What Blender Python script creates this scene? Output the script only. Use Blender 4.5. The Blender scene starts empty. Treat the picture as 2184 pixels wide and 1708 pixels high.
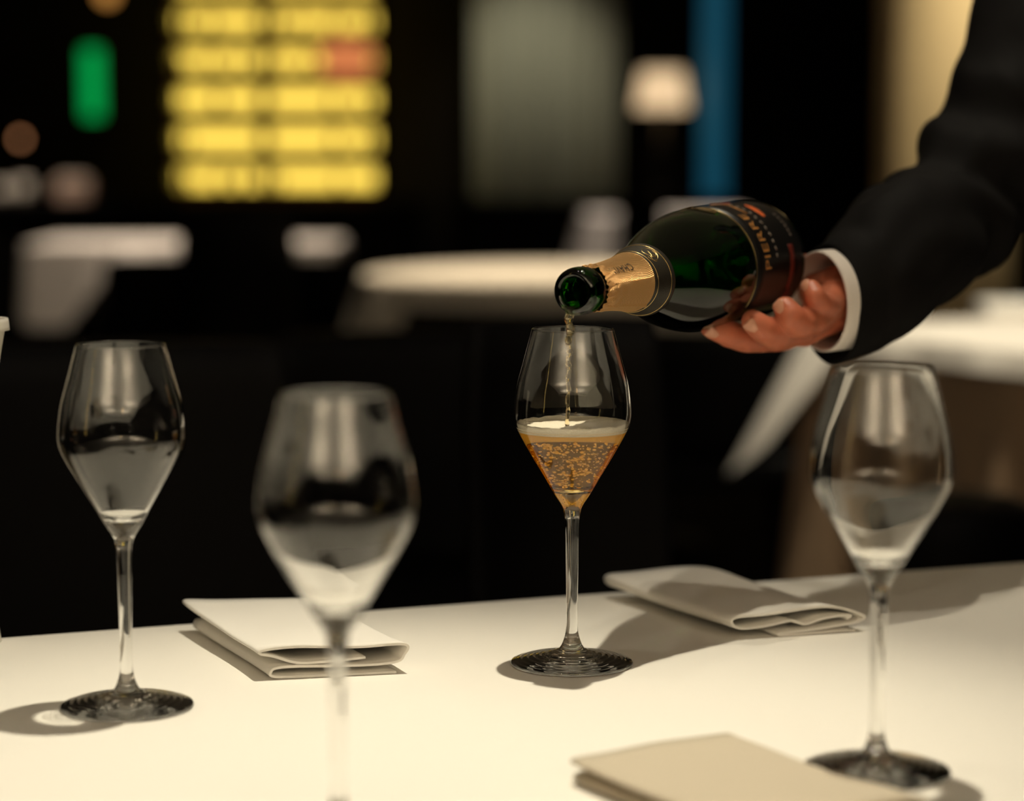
import bpy, bmesh, math, random
from mathutils import Vector, Matrix, noise
random.seed(7)
S = bpy.context.scene
C = S.collection
# ------------------------------------------------------------------ camera
F = 4967.0; CX, CY = 1092.0, 854.0
PITCH = math.radians(6.236); CAMZ = 1.0943; TZ = 0.75
cd = bpy.data.cameras.new('camera'); cam = bpy.data.objects.new('camera', cd); C.objects.link(cam)
cam.location = (0, 0, CAMZ); cam.rotation_euler = (math.pi/2 - PITCH, 0, 0)
cd.sensor_fit = 'HORIZONTAL'; cd.sensor_width = 36.0; cd.lens = F/2184*36
cd.clip_start = 0.05; cd.clip_end = 60
cd.dof.use_dof = True; cd.dof.focus_distance = 1.545; cd.dof.aperture_fstop = 3.1
S.camera = cam
# ------------------------------------------------------------------ world, colour management
w = bpy.data.worlds.new('world'); S.world = w; w.use_nodes = True
w.node_tree.nodes['Background'].inputs[0].default_value = (0.02, 0.016, 0.012, 1)
w.node_tree.nodes['Background'].inputs[1].default_value = 0.15
S.view_settings.view_transform = 'Standard'; S.view_settings.look = 'None'
S.view_settings.gamma = 1.0; S.view_settings.exposure = 0.08; S.view_settings.use_curve_mapping = False
S.cycles.sample_clamp_indirect = 150.0; S.cycles.max_bounces = 20; S.cycles.transmission_bounces = 20; S.cycles.blur_glossy = 0.3
# ------------------------------------------------------------------ lamps of the room, and added uplights
WARM = (1.0, 0.90, 0.69)
def spot(name, loc, target, power, size, blend=0.6, radius=0.02, color=WARM, caustic=False):
    l = bpy.data.lights.new(name, 'SPOT'); l.energy = power; l.spot_size = math.radians(size)
    l.spot_blend = blend; l.shadow_soft_size = radius; l.color = color
    o = bpy.data.objects.new(name, l); C.objects.link(o); o.location = loc
    o.rotation_euler = (Vector(target)-Vector(loc)).to_track_quat('-Z', 'Y').to_euler()
    l.cycles.is_caustics_light = caustic
    return o
CEIL = 2.75
LAMPS = [(0.12, 1.68), (-0.30, 1.50), (0.42, 2.05), (0.30, 1.30)]   # ceiling downlights around the table
spot('spot_main', (0.12, 1.68, CEIL-0.06), (-0.09, 1.18, TZ), 152, 37, 1.0, 0.011, caustic=True)
spot('spot_left', (-0.30, 1.50, CEIL-0.06), (0.02, 1.30, TZ), 4, 30, 1.0, 0.011, caustic=True)
spot('spot_behind', (0.42, 2.05, CEIL-0.06), (0.42, 1.68, TZ), 30, 26, 1.0, 0.011, caustic=True)
def upl(name, loc, sx, sy, power):
    l = bpy.data.lights.new(name, 'AREA'); l.shape = 'RECTANGLE'; l.size = sx; l.size_y = sy
    l.energy = power; l.color = (1.0, 0.86, 0.66)
    o = bpy.data.objects.new(name, l); C.objects.link(o); o.location = loc
    o.rotation_euler = (math.pi, 0, 0)
    return o
UPL = [(-1.7, -2.6), (1.7, -2.6), (-1.7, -5.0), (1.7, -5.0)]
for i, (x, y) in enumerate(UPL):
    upl('uplight', (x, y, 1.92), 1.4, 0.14, 64)  # added lamps: brighten the ceiling that the glass bowls mirror
# ------------------------------------------------------------------ helpers
R_ = Vector((1, 0, 0)); U_ = Vector((0, math.sin(PITCH), math.cos(PITCH))); W_ = Vector((0, math.cos(PITCH), -math.sin(PITCH)))
def ray(px, py): return R_*((px-CX)/F) - U_*((py-CY)/F) + W_
def P(px, py, Y):
    d = ray(px, py); return Vector((0, 0, CAMZ)) + d*(Y/d.y)
def T(px, py, z=TZ):
    d = ray(px, py); return Vector((0, 0, CAMZ)) + d*((z-CAMZ)/d.z)
def mat(name, color, rough=0.6, metal=0.0, spec=0.5, emit=None, estr=0.0, nscale=0, namt=0.0, bump=0.0, bscale=200, sheen=0, sss=0, coat=0):
    m = bpy.data.materials.new(name); m.use_nodes = True
    nt = m.node_tree; b = nt.nodes['Principled BSDF']
    b.inputs['Base Color'].default_value = (*color, 1); b.inputs['Roughness'].default_value = rough
    b.inputs['Metallic'].default_value = metal; b.inputs['Specular IOR Level'].default_value = spec
    if coat: b.inputs['Coat Weight'].default_value = coat
    if sheen: b.inputs['Sheen Weight'].default_value = sheen
    if sss:
        b.inputs['Subsurface Weight'].default_value = sss
        b.inputs['Subsurface Radius'].default_value = (0.008, 0.003, 0.0015); b.inputs['Subsurface Scale'].default_value = 0.6
    if emit:
        b.inputs['Emission Color'].default_value = (*emit, 1); b.inputs['Emission Strength'].default_value = estr
    if namt or bump:
        tc = nt.nodes.new('ShaderNodeTexCoord')
    if namt:
        n = nt.nodes.new('ShaderNodeTexNoise'); n.inputs['Scale'].default_value = nscale; n.inputs['Detail'].default_value = 4
        nt.links.new(tc.outputs['Object'], n.inputs['Vector'])
        mx = nt.nodes.new('ShaderNodeMix'); mx.data_type = 'RGBA'
        mx.inputs[6].default_value = tuple(c*(1-namt) for c in color)+(1,)
        mx.inputs[7].default_value = tuple(min(1, c*(1+namt)) for c in color)+(1,)
        nt.links.new(n.outputs['Fac'], mx.inputs[0]); nt.links.new(mx.outputs[2], b.inputs['Base Color'])
    if bump:
        n2 = nt.nodes.new('ShaderNodeTexNoise'); n2.inputs['Scale'].default_value = bscale; n2.inputs['Detail'].default_value = 3
        nt.links.new(tc.outputs['Object'], n2.inputs['Vector'])
        bp = nt.nodes.new('ShaderNodeBump'); bp.inputs['Strength'].default_value = bump; bp.inputs['Distance'].default_value = 0.001
        nt.links.new(n2.outputs['Fac'], bp.inputs['Height']); nt.links.new(bp.outputs['Normal'], b.inputs['Normal'])
    return m
def glass(name, color, ior, rough=0.0):
    m = bpy.data.materials.new(name); m.use_nodes = True; nt = m.node_tree
    nt.nodes.remove(nt.nodes['Principled BSDF'])
    g = nt.nodes.new('ShaderNodeBsdfGlass'); g.inputs['Color'].default_value = (*color, 1)
    g.inputs['IOR'].default_value = ior; g.inputs['Roughness'].default_value = rough
    nt.links.new(g.outputs[0], nt.nodes['Material Output'].inputs[0])
    return m
def tinted_glass(name, color, ior):
    m = mat(name, color, 0.0); b = m.node_tree.nodes['Principled BSDF']
    b.inputs['Transmission Weight'].default_value = 1.0; b.inputs['IOR'].default_value = ior
    return m
def cloth_mat(name, color, weave=900):
    m = mat(name, color, rough=0.85, spec=0.15, sheen=0.15)
    nt = m.node_tree; b = nt.nodes['Principled BSDF']
    tc = nt.nodes.new('ShaderNodeTexCoord'); wv = nt.nodes.new('ShaderNodeTexWave'); wv.inputs['Scale'].default_value = weave
    wv.inputs['Distortion'].default_value = 2.0; wv.bands_direction = 'DIAGONAL'
    ns = nt.nodes.new('ShaderNodeTexNoise'); ns.inputs['Scale'].default_value = 9; ns.inputs['Detail'].default_value = 5
    ad = nt.nodes.new('ShaderNodeMath'); ad.operation = 'MULTIPLY_ADD'; ad.inputs[1].default_value = 6.0
    nt.links.new(tc.outputs['Object'], wv.inputs['Vector']); nt.links.new(tc.outputs['Object'], ns.inputs['Vector'])
    nt.links.new(ns.outputs['Fac'], ad.inputs[0]); nt.links.new(wv.outputs['Fac'], ad.inputs[2])
    bp = nt.nodes.new('ShaderNodeBump'); bp.inputs['Strength'].default_value = 0.25; bp.inputs['Distance'].default_value = 0.0006
    nt.links.new(ad.outputs[0], bp.inputs['Height']); nt.links.new(bp.outputs['Normal'], b.inputs['Normal'])
    return m
def mk(name, verts, faces, material=None, parent=None, smooth=True, uvs=None):
    me = bpy.data.meshes.new(name); me.from_pydata([tuple(v) for v in verts], [], faces)
    if smooth: me.polygons.foreach_set('use_smooth', [True]*len(me.polygons))
    if uvs:
        ul = me.uv_layers.new(name='uv')
        for l in me.loops: ul.data[l.index].uv = uvs[l.vertex_index]
    me.update(); o = bpy.data.objects.new(name, me); C.objects.link(o)
    if material: me.materials.append(material)
    if parent: o.parent = parent
    return o
def tag(o, label=None, cat=None, group=None, kind=None):
    if label: o['label'] = label
    if cat: o['category'] = cat
    if group: o['group'] = group
    if kind: o['kind'] = kind
    return o
def empty(name, loc=(0, 0, 0), rz=0, label=None, cat=None, group=None):
    o = bpy.data.objects.new(name, None); C.objects.link(o); o.location = loc; o.rotation_euler = (0, 0, rz)
    o.empty_display_size = 0.05
    return tag(o, label, cat, group)
def loft(rings, closed=True, cap0=False, cap1=False):
    """rings: list of equally long point lists -> verts, faces"""
    n = len(rings[0]); v = [p for r in rings for p in r]; f = []
    for i in range(len(rings)-1):
        for j in range(n if closed else n-1):
            k = (j+1) % n
            f.append((i*n+j, i*n+k, (i+1)*n+k, (i+1)*n+j))
    if cap0: f.append(tuple(reversed(range(n))))
    if cap1: f.append(tuple(range((len(rings)-1)*n, len(rings)*n)))
    return v, f
def lathe(profile, n=64, flip=False):
    """profile: (r, z) list; r=0 ends become poles. Normals point outward for a profile running upward."""
    v = []; f = []; idx = []
    for r, z in profile:
        if r < 1e-7:
            idx.append([len(v)]); v.append((0, 0, z))
        else:
            idx.append(list(range(len(v), len(v)+n)))
            v += [(r*math.cos(2*math.pi*j/n), r*math.sin(2*math.pi*j/n), z) for j in range(n)]
    for a, b in zip(idx, idx[1:]):
        for j in range(n):
            k = (j+1) % n
            if len(a) == 1 and len(b) == 1: continue
            if len(a) == 1: q = (a[0], b[k], b[j])
            elif len(b) == 1: q = (a[j], a[k], b[0])
            else: q = (a[j], a[k], b[k], b[j])
            f.append(tuple(reversed(q)) if flip else q)
    return v, f
def catmull(pts, sub):
    pts = [tuple(p) for p in pts]; out = []; n = len(pts)
    for i in range(n-1):
        p0 = pts[max(i-1, 0)]; p1 = pts[i]; p2 = pts[i+1]; p3 = pts[min(i+2, n-1)]
        for s in range(sub):
            t = s/sub
            out.append(tuple(0.5*((2*b)+(-a+c)*t+(2*a-5*b+4*c-d)*t*t+(-a+3*b-3*c+d)*t**3) for a, b, c, d in zip(p0, p1, p2, p3)))
    out.append(pts[-1]); return out
def box(name, lo, hi, material, parent=None, bev=0.0):
    bm = bmesh.new(); bmesh.ops.create_cube(bm, size=1)
    for v in bm.verts:
        v.co = Vector(((lo[i]+hi[i])/2 + v.co[i]*(hi[i]-lo[i]) for i in range(3)))
    if bev:
        bmesh.ops.bevel(bm, geom=bm.edges[:], offset=bev, segments=3, profile=0.6, affect='EDGES')
    me = bpy.data.meshes.new(name); bm.to_mesh(me); bm.free(); me.materials.append(material)
    o = bpy.data.objects.new(name, me); C.objects.link(o)
    if parent: o.parent = parent
    return o
def tube(name, pts, radii, material, parent=None, n=10):
    pts = [Vector(p) for p in pts]; rings = []; up = None
    if not hasattr(radii, '__len__'): radii = [radii]*len(pts)
    for i, p in enumerate(pts):
        t = (pts[min(i+1, len(pts)-1)]-pts[max(i-1, 0)]).normalized()
        if up is None: up = t.orthogonal().normalized()
        up = (up - t*up.dot(t)).normalized(); s = t.cross(up)
        rings.append([p+(up*math.cos(2*math.pi*j/n)+s*math.sin(2*math.pi*j/n))*radii[i] for j in range(n)])
    v, f = loft(rings, True, True, True)
    return mk(name, v, f, material, parent)
def caster(o):
    o.cycles.is_caustics_caster = True; return o
def receiver(o):
    o.cycles.is_caustics_receiver = True; return o
# ------------------------------------------------------------------ materials
M = {}
M['cloth'] = cloth_mat('white_linen', (0.86, 0.83, 0.76))
M['cloth_far'] = cloth_mat('white_table_linen', (0.80, 0.74, 0.66), 300)
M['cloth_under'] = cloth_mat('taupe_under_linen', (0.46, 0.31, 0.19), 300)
M['napkin'] = cloth_mat('napkin_linen', (0.84, 0.81, 0.75), 1200)
M['napkin_tan_shaded'] = cloth_mat('napkin_linen_tan_shaded', (0.56, 0.49, 0.38), 1200)  # beige linen with the front napkin's shade put into its colour
M['glass'] = glass('clear_glass', (0.985, 0.985, 0.98), 1.52)
M['wine_wall'] = glass('wine_against_glass', (1.0, 0.76, 0.30), 1.34/1.52)
M['wine_top'] = glass('wine_surface', (0.97, 0.84, 0.55), 1.34)
M['stream'] = glass('pouring_wine', (0.99, 0.93, 0.78), 1.34)
M['bottle'] = tinted_glass('dark_green_glass', (0.010, 0.17, 0.003), 1.6)
M['foam'] = mat('foam', (0.93, 0.85, 0.66), 0.7, sss=0.0, bump=0.8, bscale=1500)
M['bubble'] = mat('bubble', (1.0, 0.82, 0.45), 0.25, spec=1.0)
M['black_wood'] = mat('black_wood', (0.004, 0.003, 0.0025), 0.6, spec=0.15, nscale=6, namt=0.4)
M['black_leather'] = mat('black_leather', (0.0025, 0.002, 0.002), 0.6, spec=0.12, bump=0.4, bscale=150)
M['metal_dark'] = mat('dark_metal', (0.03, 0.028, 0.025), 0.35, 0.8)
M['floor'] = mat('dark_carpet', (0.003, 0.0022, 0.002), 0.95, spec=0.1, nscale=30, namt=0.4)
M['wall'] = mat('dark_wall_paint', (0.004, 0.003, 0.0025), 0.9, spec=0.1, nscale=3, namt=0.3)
M['ceiling'] = mat('cream_ceiling', (0.78, 0.72, 0.62), 0.9, spec=0.1, nscale=4, namt=0.04)
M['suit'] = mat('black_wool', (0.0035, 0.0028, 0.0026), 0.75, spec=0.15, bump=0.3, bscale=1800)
M['shirt'] = mat('white_shirt_cotton', (0.80, 0.74, 0.68), 0.8, spec=0.2, bump=0.2, bscale=1500)
M['skin'] = mat('skin', (0.56, 0.165, 0.085), 0.42, spec=0.45, nscale=90, namt=0.22, sss=0.25, bump=0.35, bscale=420)
M['nail'] = mat('fingernail', (0.64, 0.30, 0.19), 0.3, spec=0.6)
M['brass'] = mat('brass', (0.70, 0.50, 0.22), 0.3, 1.0)
M['white_ceramic'] = mat('white_ceramic', (0.82, 0.78, 0.70), 0.3)
# ------------------------------------------------------------------ the room
X0, X1, Y0, Y1 = -4.2, 4.2, -7.0, 14.6
def struct(o): o['kind'] = 'structure'; return o
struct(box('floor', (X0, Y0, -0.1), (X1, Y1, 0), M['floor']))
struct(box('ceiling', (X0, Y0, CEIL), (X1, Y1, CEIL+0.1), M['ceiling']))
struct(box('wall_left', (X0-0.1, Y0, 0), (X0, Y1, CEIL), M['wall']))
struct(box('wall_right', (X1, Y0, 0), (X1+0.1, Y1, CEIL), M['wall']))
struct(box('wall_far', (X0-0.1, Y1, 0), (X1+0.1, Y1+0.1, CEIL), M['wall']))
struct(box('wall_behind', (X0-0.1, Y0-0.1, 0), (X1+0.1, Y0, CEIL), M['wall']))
# ------------------------------------------------------------------ tables and cloths
def cloth_mesh(name, hx, hy, rc, drop, material, loc, rz, wave=0.02, nw=9, flare=0.03, corner=0.0, seed=0, cdrop=0.0, cw=0.25):
    """tablecloth: flat top with rounded edge and a hanging skirt with folds"""
    rnd = random.Random(seed); ph = [rnd.uniform(0, 6.28) for _ in range(3)]
    N = 240; base = []
    # rounded rectangle perimeter with outward normals
    segs = []
    for (cx, cy, a0) in ((hx-rc, hy-rc, 0), (-hx+rc, hy-rc, 90), (-hx+rc, -hy+rc, 180), (hx-rc, -hy+rc, 270)):
        for k in range(9):
            a = math.radians(a0+k*90/8); segs.append((cx+rc*math.cos(a), cy+rc*math.sin(a)))
    pts = [Vector((x, y, 0)) for x, y in segs]; pts.append(pts[0])
    L = [0]
    for a, b in zip(pts, pts[1:]): L.append(L[-1]+(b-a).length)
    per = []
    for i in range(N):
        s = L[-1]*i/N; k = max(j for j in range(len(L)-1) if L[j] <= s+1e-9)
        per.append(pts[k].lerp(pts[k+1], (s-L[k])/max(L[k+1]-L[k], 1e-9)))
    nor = []
    for i in range(N):
        t = per[(i+2) % N]-per[i-2]; nor.append(Vector((t.y, -t.x, 0)).normalized())
    cornerness = []
    for p in per:
        dx = max(0, abs(p.x)/hx-1+cw)/cw; dy = max(0, abs(p.y)/hy-0.75)/0.25; dx = min(1, dx*(1.8 if cw > 0.3 else 1))
        cornerness.append(min(dx, dy))
    rings = []
    for sc in (0.25, 0.5, 0.75, 0.93): rings.append([p*sc for p in per])
    er = 0.006
    for a in (0, 30, 60, 90):
        a = math.radians(a); rings.append([p+n*(er*math.sin(a)-er)+Vector((0, 0, er*(math.cos(a)-1))) for p, n in zip(per, nor)])
    for d in (0.04, 0.12, 0.25, 0.4, 0.55, 0.7, 0.85, 1.0):
        r = []
        for i, (p, n) in enumerate(zip(per, nor)):
            u = 2*math.pi*i/N; c = cornerness[i]
            fold = math.sin(nw*u+ph[0]+0.6*math.sin(3*u+ph[1]))*0.6+math.sin(2.3*nw*u+ph[2])*0.25
            r.append(p+n*(flare*d+wave*fold*d**0.8+corner*c*d)+Vector((0, 0, -er-d*(drop+cdrop*c))))
        rings.append(r)
    v, f = loft(rings); v = [Vector((0, 0, 0))]+list(v)
    f = [tuple(i+1 for i in reversed(q)) for q in f]
    for j in range(N): f.append((0, 1+j, 1+(j+1) % N))
    o = mk(name, v, f, material); o.location = loc; o.rotation_euler = (0, 0, rz)
    return o
def table(loc, rz, hx, hy, label, group=None, round_=False):
    t = empty('dining_table', (loc[0], loc[1], 0), rz, label, 'table', group)
    h = loc[2]
    if round_:
        v, f = lathe([(0, h-0.035), (hx-0.01, h-0.035), (hx-0.008, h-0.006), (0, h-0.006)], 48); mk('tabletop', v, f, M['black_wood'], t, smooth=False)
        v, f = lathe([(0, 0.0), (0.28, 0.0), (0.28, 0.02), (0.06, 0.05), (0.045, 0.3), (0.05, h-0.036), (0, h-0.036)], 32); mk('pedestal', v, f, M['black_wood'], t)
    else:
        box('tabletop', (-hx+0.01, -hy+0.01, h-0.035), (hx-0.01, hy-0.01, h-0.006), M['black_wood'], t)
        for sx in (-1, 1):
            for sy in (-1, 1):
                x, y = sx*(hx-0.09), sy*(hy-0.09)
                box('leg', (x-0.03, y-0.03, 0), (x+0.03, y+0.03, h-0.036), M['black_wood'], t)
    return t
# main table: its far edge runs from pixel (0,1360) to (2184,1198)
e1, e2 = T(0, 1357), T(2184, 1196)
u = (e2-e1).normalized(); vdir = Vector((u.y, -u.x, 0))     # vdir points toward the camera
RZ = math.atan2(u.y, u.x)
HX, HY = 0.70, 0.46
mc = (e1+e2)/2 + u*0.02 + vdir*HY
table((mc.x, mc.y, TZ-0.002), RZ, HX, HY, 'long dining table under the white cloth in the foreground')
main_cloth = cloth_mesh('tablecloth', HX, HY, 0.03, 0.32, M['cloth'], (mc.x, mc.y, TZ), RZ, 0.018, 11, 0.02, seed=2)
tag(main_cloth, 'cream white tablecloth on the foreground table under the glasses', 'tablecloth'); receiver(main_cloth)
# ------------------------------------------------------------------ stemmed glasses
OUT = [(0.0079, 0.1088), (0.0104, 0.1125), (0.0134, 0.1173), (0.0182, 0.1258), (0.0258, 0.1385), (0.0329, 0.1510), (0.0372, 0.1597),
       (0.0386, 0.1650), (0.0389, 0.1700), (0.0383, 0.1780), (0.0366, 0.1890), (0.0342, 0.1980), (0.0314, 0.2080), (0.0288, 0.2180), (0.0270, 0.2245)]
def resample(p, sub=4): return [tuple(q) for q in catmull(p, sub)]
OUTS = resample(OUT)
WALL = 0.0009
def inner_profile():
    pts = []
    for r, z in OUTS:
        if z > 0.1205: pts.append((max(r-WALL-max(0, (0.145-z))*0.055, 0.001), z))
    bottom = [(0.0, 0.1178), (0.004, 0.1180), (0.008, 0.1188), (0.0108, 0.1203)]
    r0 = pts[0][0]
    return [(b[0]*r0/0.0122, b[1]) for b in bottom]+pts
INN = inner_profile()
LEVEL = 0.1588
def r_at(prof, z):
    for (r0, z0), (r1, z1) in zip(prof, prof[1:]):
        if z0 <= z <= z1: return r0+(r1-r0)*(z-z0)/(z1-z0)
    return prof[-1][0]
STEM = [(0.0086, 0.0108), (0.0068, 0.0135), (0.0053, 0.0175), (0.0043, 0.0215), (0.0039, 0.0260), (0.0038, 0.0363), (0.0040, 0.0550), (0.0042, 0.0681), (0.0044, 0.0850), (0.0047, 0.0960), (0.0052, 0.1010), (0.0062, 0.1055), (0.0079, 0.1088)]
FOOT = [(0, 0.0006), (0.025, 0.0006), (0.0395, 0.0004), (0.0407, 0.0007), (0.0410, 0.0014), (0.0405, 0.0022), (0.036, 0.0036), (0.028, 0.0054), (0.020, 0.0072), (0.013, 0.0090), (0.0086, 0.0108)]
_top = [(0.0086, 0.0108), (0.013, 0.0090), (0.020, 0.0072), (0.028, 0.0054), (0.036, 0.0036), (0.0405, 0.0022)]
def _foot_z(r):
    for (a, za), (b, zb) in zip(_top, _top[1:]):
        if a <= r <= b: return za+(zb-za)*(r-a)/(b-a)+0.00012*math.sin(r*2*math.pi/0.0042)*min(1, (0.0405-r)/0.004)*min(1, (r-0.0086)/0.004)
    return 0.0022
FOOT = FOOT[:6]+[(r, _foot_z(r)) for r in [0.0405-i*0.00053 for i in range(1, 60)] if r > 0.0090]+[(0.0086, 0.0108)]
def bowl_profile(level=None):
    rim = [(OUTS[-1][0]-0.0001, OUTS[-1][1]+0.0004), (OUTS[-1][0]-WALL/2, OUTS[-1][1]+0.00055), (OUTS[-1][0]-WALL+0.0001, OUTS[-1][1]+0.0004)]
    inn = list(reversed(INN))
    if level: inn = [q for q in inn if q[1] > level]+[(r_at(INN, level), level)]
    return OUTS+rim+inn
def make_glass(loc, label, level=None):
    g = empty('wine_glass', loc, 0, label, 'wine glass', 'stemmed glasses on the foreground table')
    for nm, pr in (('bowl', bowl_profile(level)), ('stem', resample(STEM, 3)), ('foot', FOOT)):
        v, f = lathe(pr, 96); caster(mk(nm, v, f, M['glass'], g))
    return g
def copy_glass(src, loc, label):
    r = src.copy(); C.objects.link(r); r.location = loc; r['label'] = label
    for ch in src.children:
        c = ch.copy(); C.objects.link(c); c.parent = r
    return r
GC = T(1219.5, 1416); 
full = make_glass(GC, 'stemmed glass being filled with bubbling golden sparkling wine', LEVEL)
ga = make_glass(T(271, 1508), 'empty stemmed glass standing farthest left, left of the folded napkin')
gb = copy_glass(ga, Vector(((722-CX)/F*1.155, 1.128, TZ)), 'empty stemmed glass nearest the camera, in front of the left napkin')
gd = copy_glass(ga, T(1868, 1646), 'empty stemmed glass on the right, in front of the sleeve and right napkin')
# wine in the full glass
wp = [q for q in INN if q[1] < LEVEL]+[(r_at(INN, LEVEL), LEVEL)]
v, f = lathe(wp, 96)
n0 = len(f); ring0 = len(v)-96
wine = mk('wine', v, f, M['wine_wall'], full); caster(wine)
rf = r_at(INN, LEVEL+0.002)
fo = []
for r, z in ((0, LEVEL-0.0022), (rf*0.7, LEVEL-0.0022), (r_at(INN, LEVEL-0.002)-0.0006, LEVEL-0.0020), (r_at(INN, LEVEL)-0.00005, LEVEL-0.00005), (rf-0.0001, LEVEL+0.002), (rf-0.0003, LEVEL+0.0042), (rf*0.93, LEVEL+0.0036), (rf*0.8, LEVEL+0.0026), (rf*0.5, LEVEL+0.0024), (rf*0.2, LEVEL+0.0024), (0, LEVEL+0.0024)):
    fo.append((r, z))
v, f = lathe(resample(fo, 3)[:-1]+[(0, LEVEL+0.0024)], 96)
v = [(x, y, z+(noise.noise(Vector((x*160, y*160, 3)))*0.0009+noise.noise(Vector((x*500, y*500, 8)))*0.0004 if z > LEVEL+0.002 else 0)) for x, y, z in v]
receiver(mk('foam', v, f, M['foam'], wine))
rb = random.Random(3); bv = []; bf = []
ico = bmesh.new(); bmesh.ops.create_icosphere(ico, subdivisions=2, radius=1)
iv = [q.co.copy() for q in ico.verts]; ifc = [[q.index for q in fc.verts] for fc in ico.faces]; ico.free()
cnt = 0
while cnt < 420:
    z = 0.122+(LEVEL-0.1265)*rb.random()**0.75; rr = r_at(INN, z)-0.002
    a = rb.uniform(0, 6.283); q = rr*math.sqrt(rb.random())*rb.uniform(0.6, 1.0)
    rad = rb.choice((0.0003, 0.0004, 0.0005, 0.0006, 0.0008, 0.0010))*rb.uniform(0.8, 1.2)
    o0 = len(bv); bv += [(q*math.cos(a)+p.x*rad, q*math.sin(a)+p.y*rad, z+p.z*rad*0.85) for p in iv]
    bf += [[i+o0 for i in t] for t in ifc]; cnt += 1
receiver(tag(mk('bubbles', bv, bf, M['bubble'], wine), kind='stuff'))
# ------------------------------------------------------------------ champagne bottle
BM = P(1222, 623, 1.49)
lo, hi = 1.5, 1.79
for _ in range(50):
    m_ = (lo+hi)/2
    if (P(1607, 553, m_)-BM).length < 0.30: lo = m_
    else: hi = m_
BA = (P(1607, 553, lo)-BM).normalized()
mid = BM+BA*0.15; nc = Vector((0, 0, CAMZ))-mid; nc = (nc-BA*nc.dot(BA)).normalized(); yv = BA.cross(nc)
bottle = empty('champagne_bottle', label='dark green champagne bottle with gold foil neck, held over the filled glass', cat='bottle')
bottle.matrix_world = Matrix(((nc.x, yv.x, BA.x, BM.x), (nc.y, yv.y, BA.y, BM.y), (nc.z, yv.z, BA.z, BM.z), (0, 0, 0, 1)))
BPROF = [(0.0, 0.0112), (0.0006, 0.0132), (0.003, 0.0150), (0.007, 0.01575), (0.012, 0.0157), (0.0165, 0.0152), (0.020, 0.0140), (0.024, 0.0138), (0.04, 0.0147),
         (0.06, 0.0163), (0.08, 0.0188), (0.1, 0.0233), (0.12, 0.0288), (0.15, 0.0378), (0.175, 0.0425), (0.19, 0.0436), (0.205, 0.044), (0.25, 0.044), (0.288, 0.044), (0.296, 0.0425), (0.2995, 0.038), (0.300, 0.033)]
BP = [(r, t) for t, r in catmull(BPROF, 4)]
def br(t):
    return r_at(BP, t)
inn = [(0.030, 0.2935), (0.036, 0.2915), (0.0395, 0.287), (0.0403, 0.278), (0.0403, 0.205), (0.039, 0.178), (0.034, 0.15), (0.0247, 0.12), (0.0188, 0.1), (0.0146, 0.08), (0.0122, 0.06), (0.0105, 0.04), (0.0098, 0.02), (0.0093, 0.006), (0.0098, 0.0012)]
inn = [(r, t) for r, t in catmull(inn, 3)]
def br_in(t):
    q_ = sorted([(r_, t_) for r_, t_ in inn], key=lambda z_: z_[1]); return r_at(q_, t)
prof = BP+[(0.02, 0.296), (0.008, 0.275), (0, 0.272)]
vb, fb = lathe(prof, 96)
vi, fi = lathe([(0, 0.2665), (0.010, 0.270), (0.022, 0.289)]+inn+[(0.0112, 0.0)], 96)
# join outer and inner skins into one closed glass body
o0 = len(vb); vb = list(vb)+list(vi); fb = list(fb)+[tuple(i+o0 for i in q) for q in fi]
gb_ = mk('glass_body', vb, fb, M['bottle'], bottle); caster(gb_)
bmx = bmesh.new(); bmx.from_mesh(gb_.data); bmesh.ops.remove_doubles(bmx, verts=bmx.verts[:], dist=1e-6); bmx.to_mesh(gb_.data); bmx.free()
WLZ = BM.z-0.0085                       # world height of the wine inside the tilted bottle
M['bottle_wine'] = tinted_glass('green_glass_against_wine', (0.010, 0.17, 0.003), 1.6/1.34)
gb_.data.materials.append(M['bottle_wine'])
mwb = bottle.matrix_world.copy()
for pg in gb_.data.polygons:
    ct = pg.center; rc_ = math.hypot(ct.x, ct.y)
    if 0.006 < ct.z < 0.29 and rc_ < br_in(ct.z)+0.0006 and (mwb @ ct).z < WLZ: pg.material_index = 1
rows_ = []
izc = Vector((0, 0, 1))
for k_ in range(41):
    t_ = 0.008+0.279*k_/40; c_ = BM+BA*t_
    upb = (izc-BA*BA.z).normalized(); sdb = BA.cross(upb)
    hgt = (WLZ-c_.z)/upb.z; R2 = br_in(t_)**2-hgt*hgt
    hc = math.sqrt(max(R2, 1e-8)); m_ = c_+upb*hgt
    rows_.append([mwb.inverted() @ (m_+sdb*hc*q_) for q_ in (-0.998, -0.5, 0, 0.5, 0.998)])
v, f = loft(rows_, False)
bw = mk('wine', v, f, M['wine_top'], bottle)
up_n = (mwb.to_3x3() @ bw.data.polygons[0].normal).z
if up_n < 0: bw.data.flip_normals()
caster(bw)
def surf(t, th, off=0.0):
    r = br(t)+off; return Vector((r*math.cos(th), r*math.sin(th), t))
rad = math.radians
def shell(name, t0, t1, th0, th1, off, material, parent, nt=12, nth=64, fn=None, thick=0.0002):
    """curved sheet lying on the bottle"""
    full_ = abs(th1-th0) > 6.28; rings = []; uv = []
    for i in range(nt+1):
        t = t0+(t1-t0)*i/nt; row = []
        for j in range(nth+(0 if full_ else 1)):
            th = th0+(th1-th0)*j/nth
            dt, dr = fn(t, th) if fn else (0, 0)
            row.append(surf(t+dt, th, off+dr)); uv.append((th*br(t), t))
        rings.append(row)
    v, f = loft(rings, full_)
    o = mk(name, v, f, material, parent, uvs=uv)
    sm = o.modifiers.new('thickness', 'SOLIDIFY'); sm.thickness = thick; sm.offset = 1.0
    return o
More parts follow.
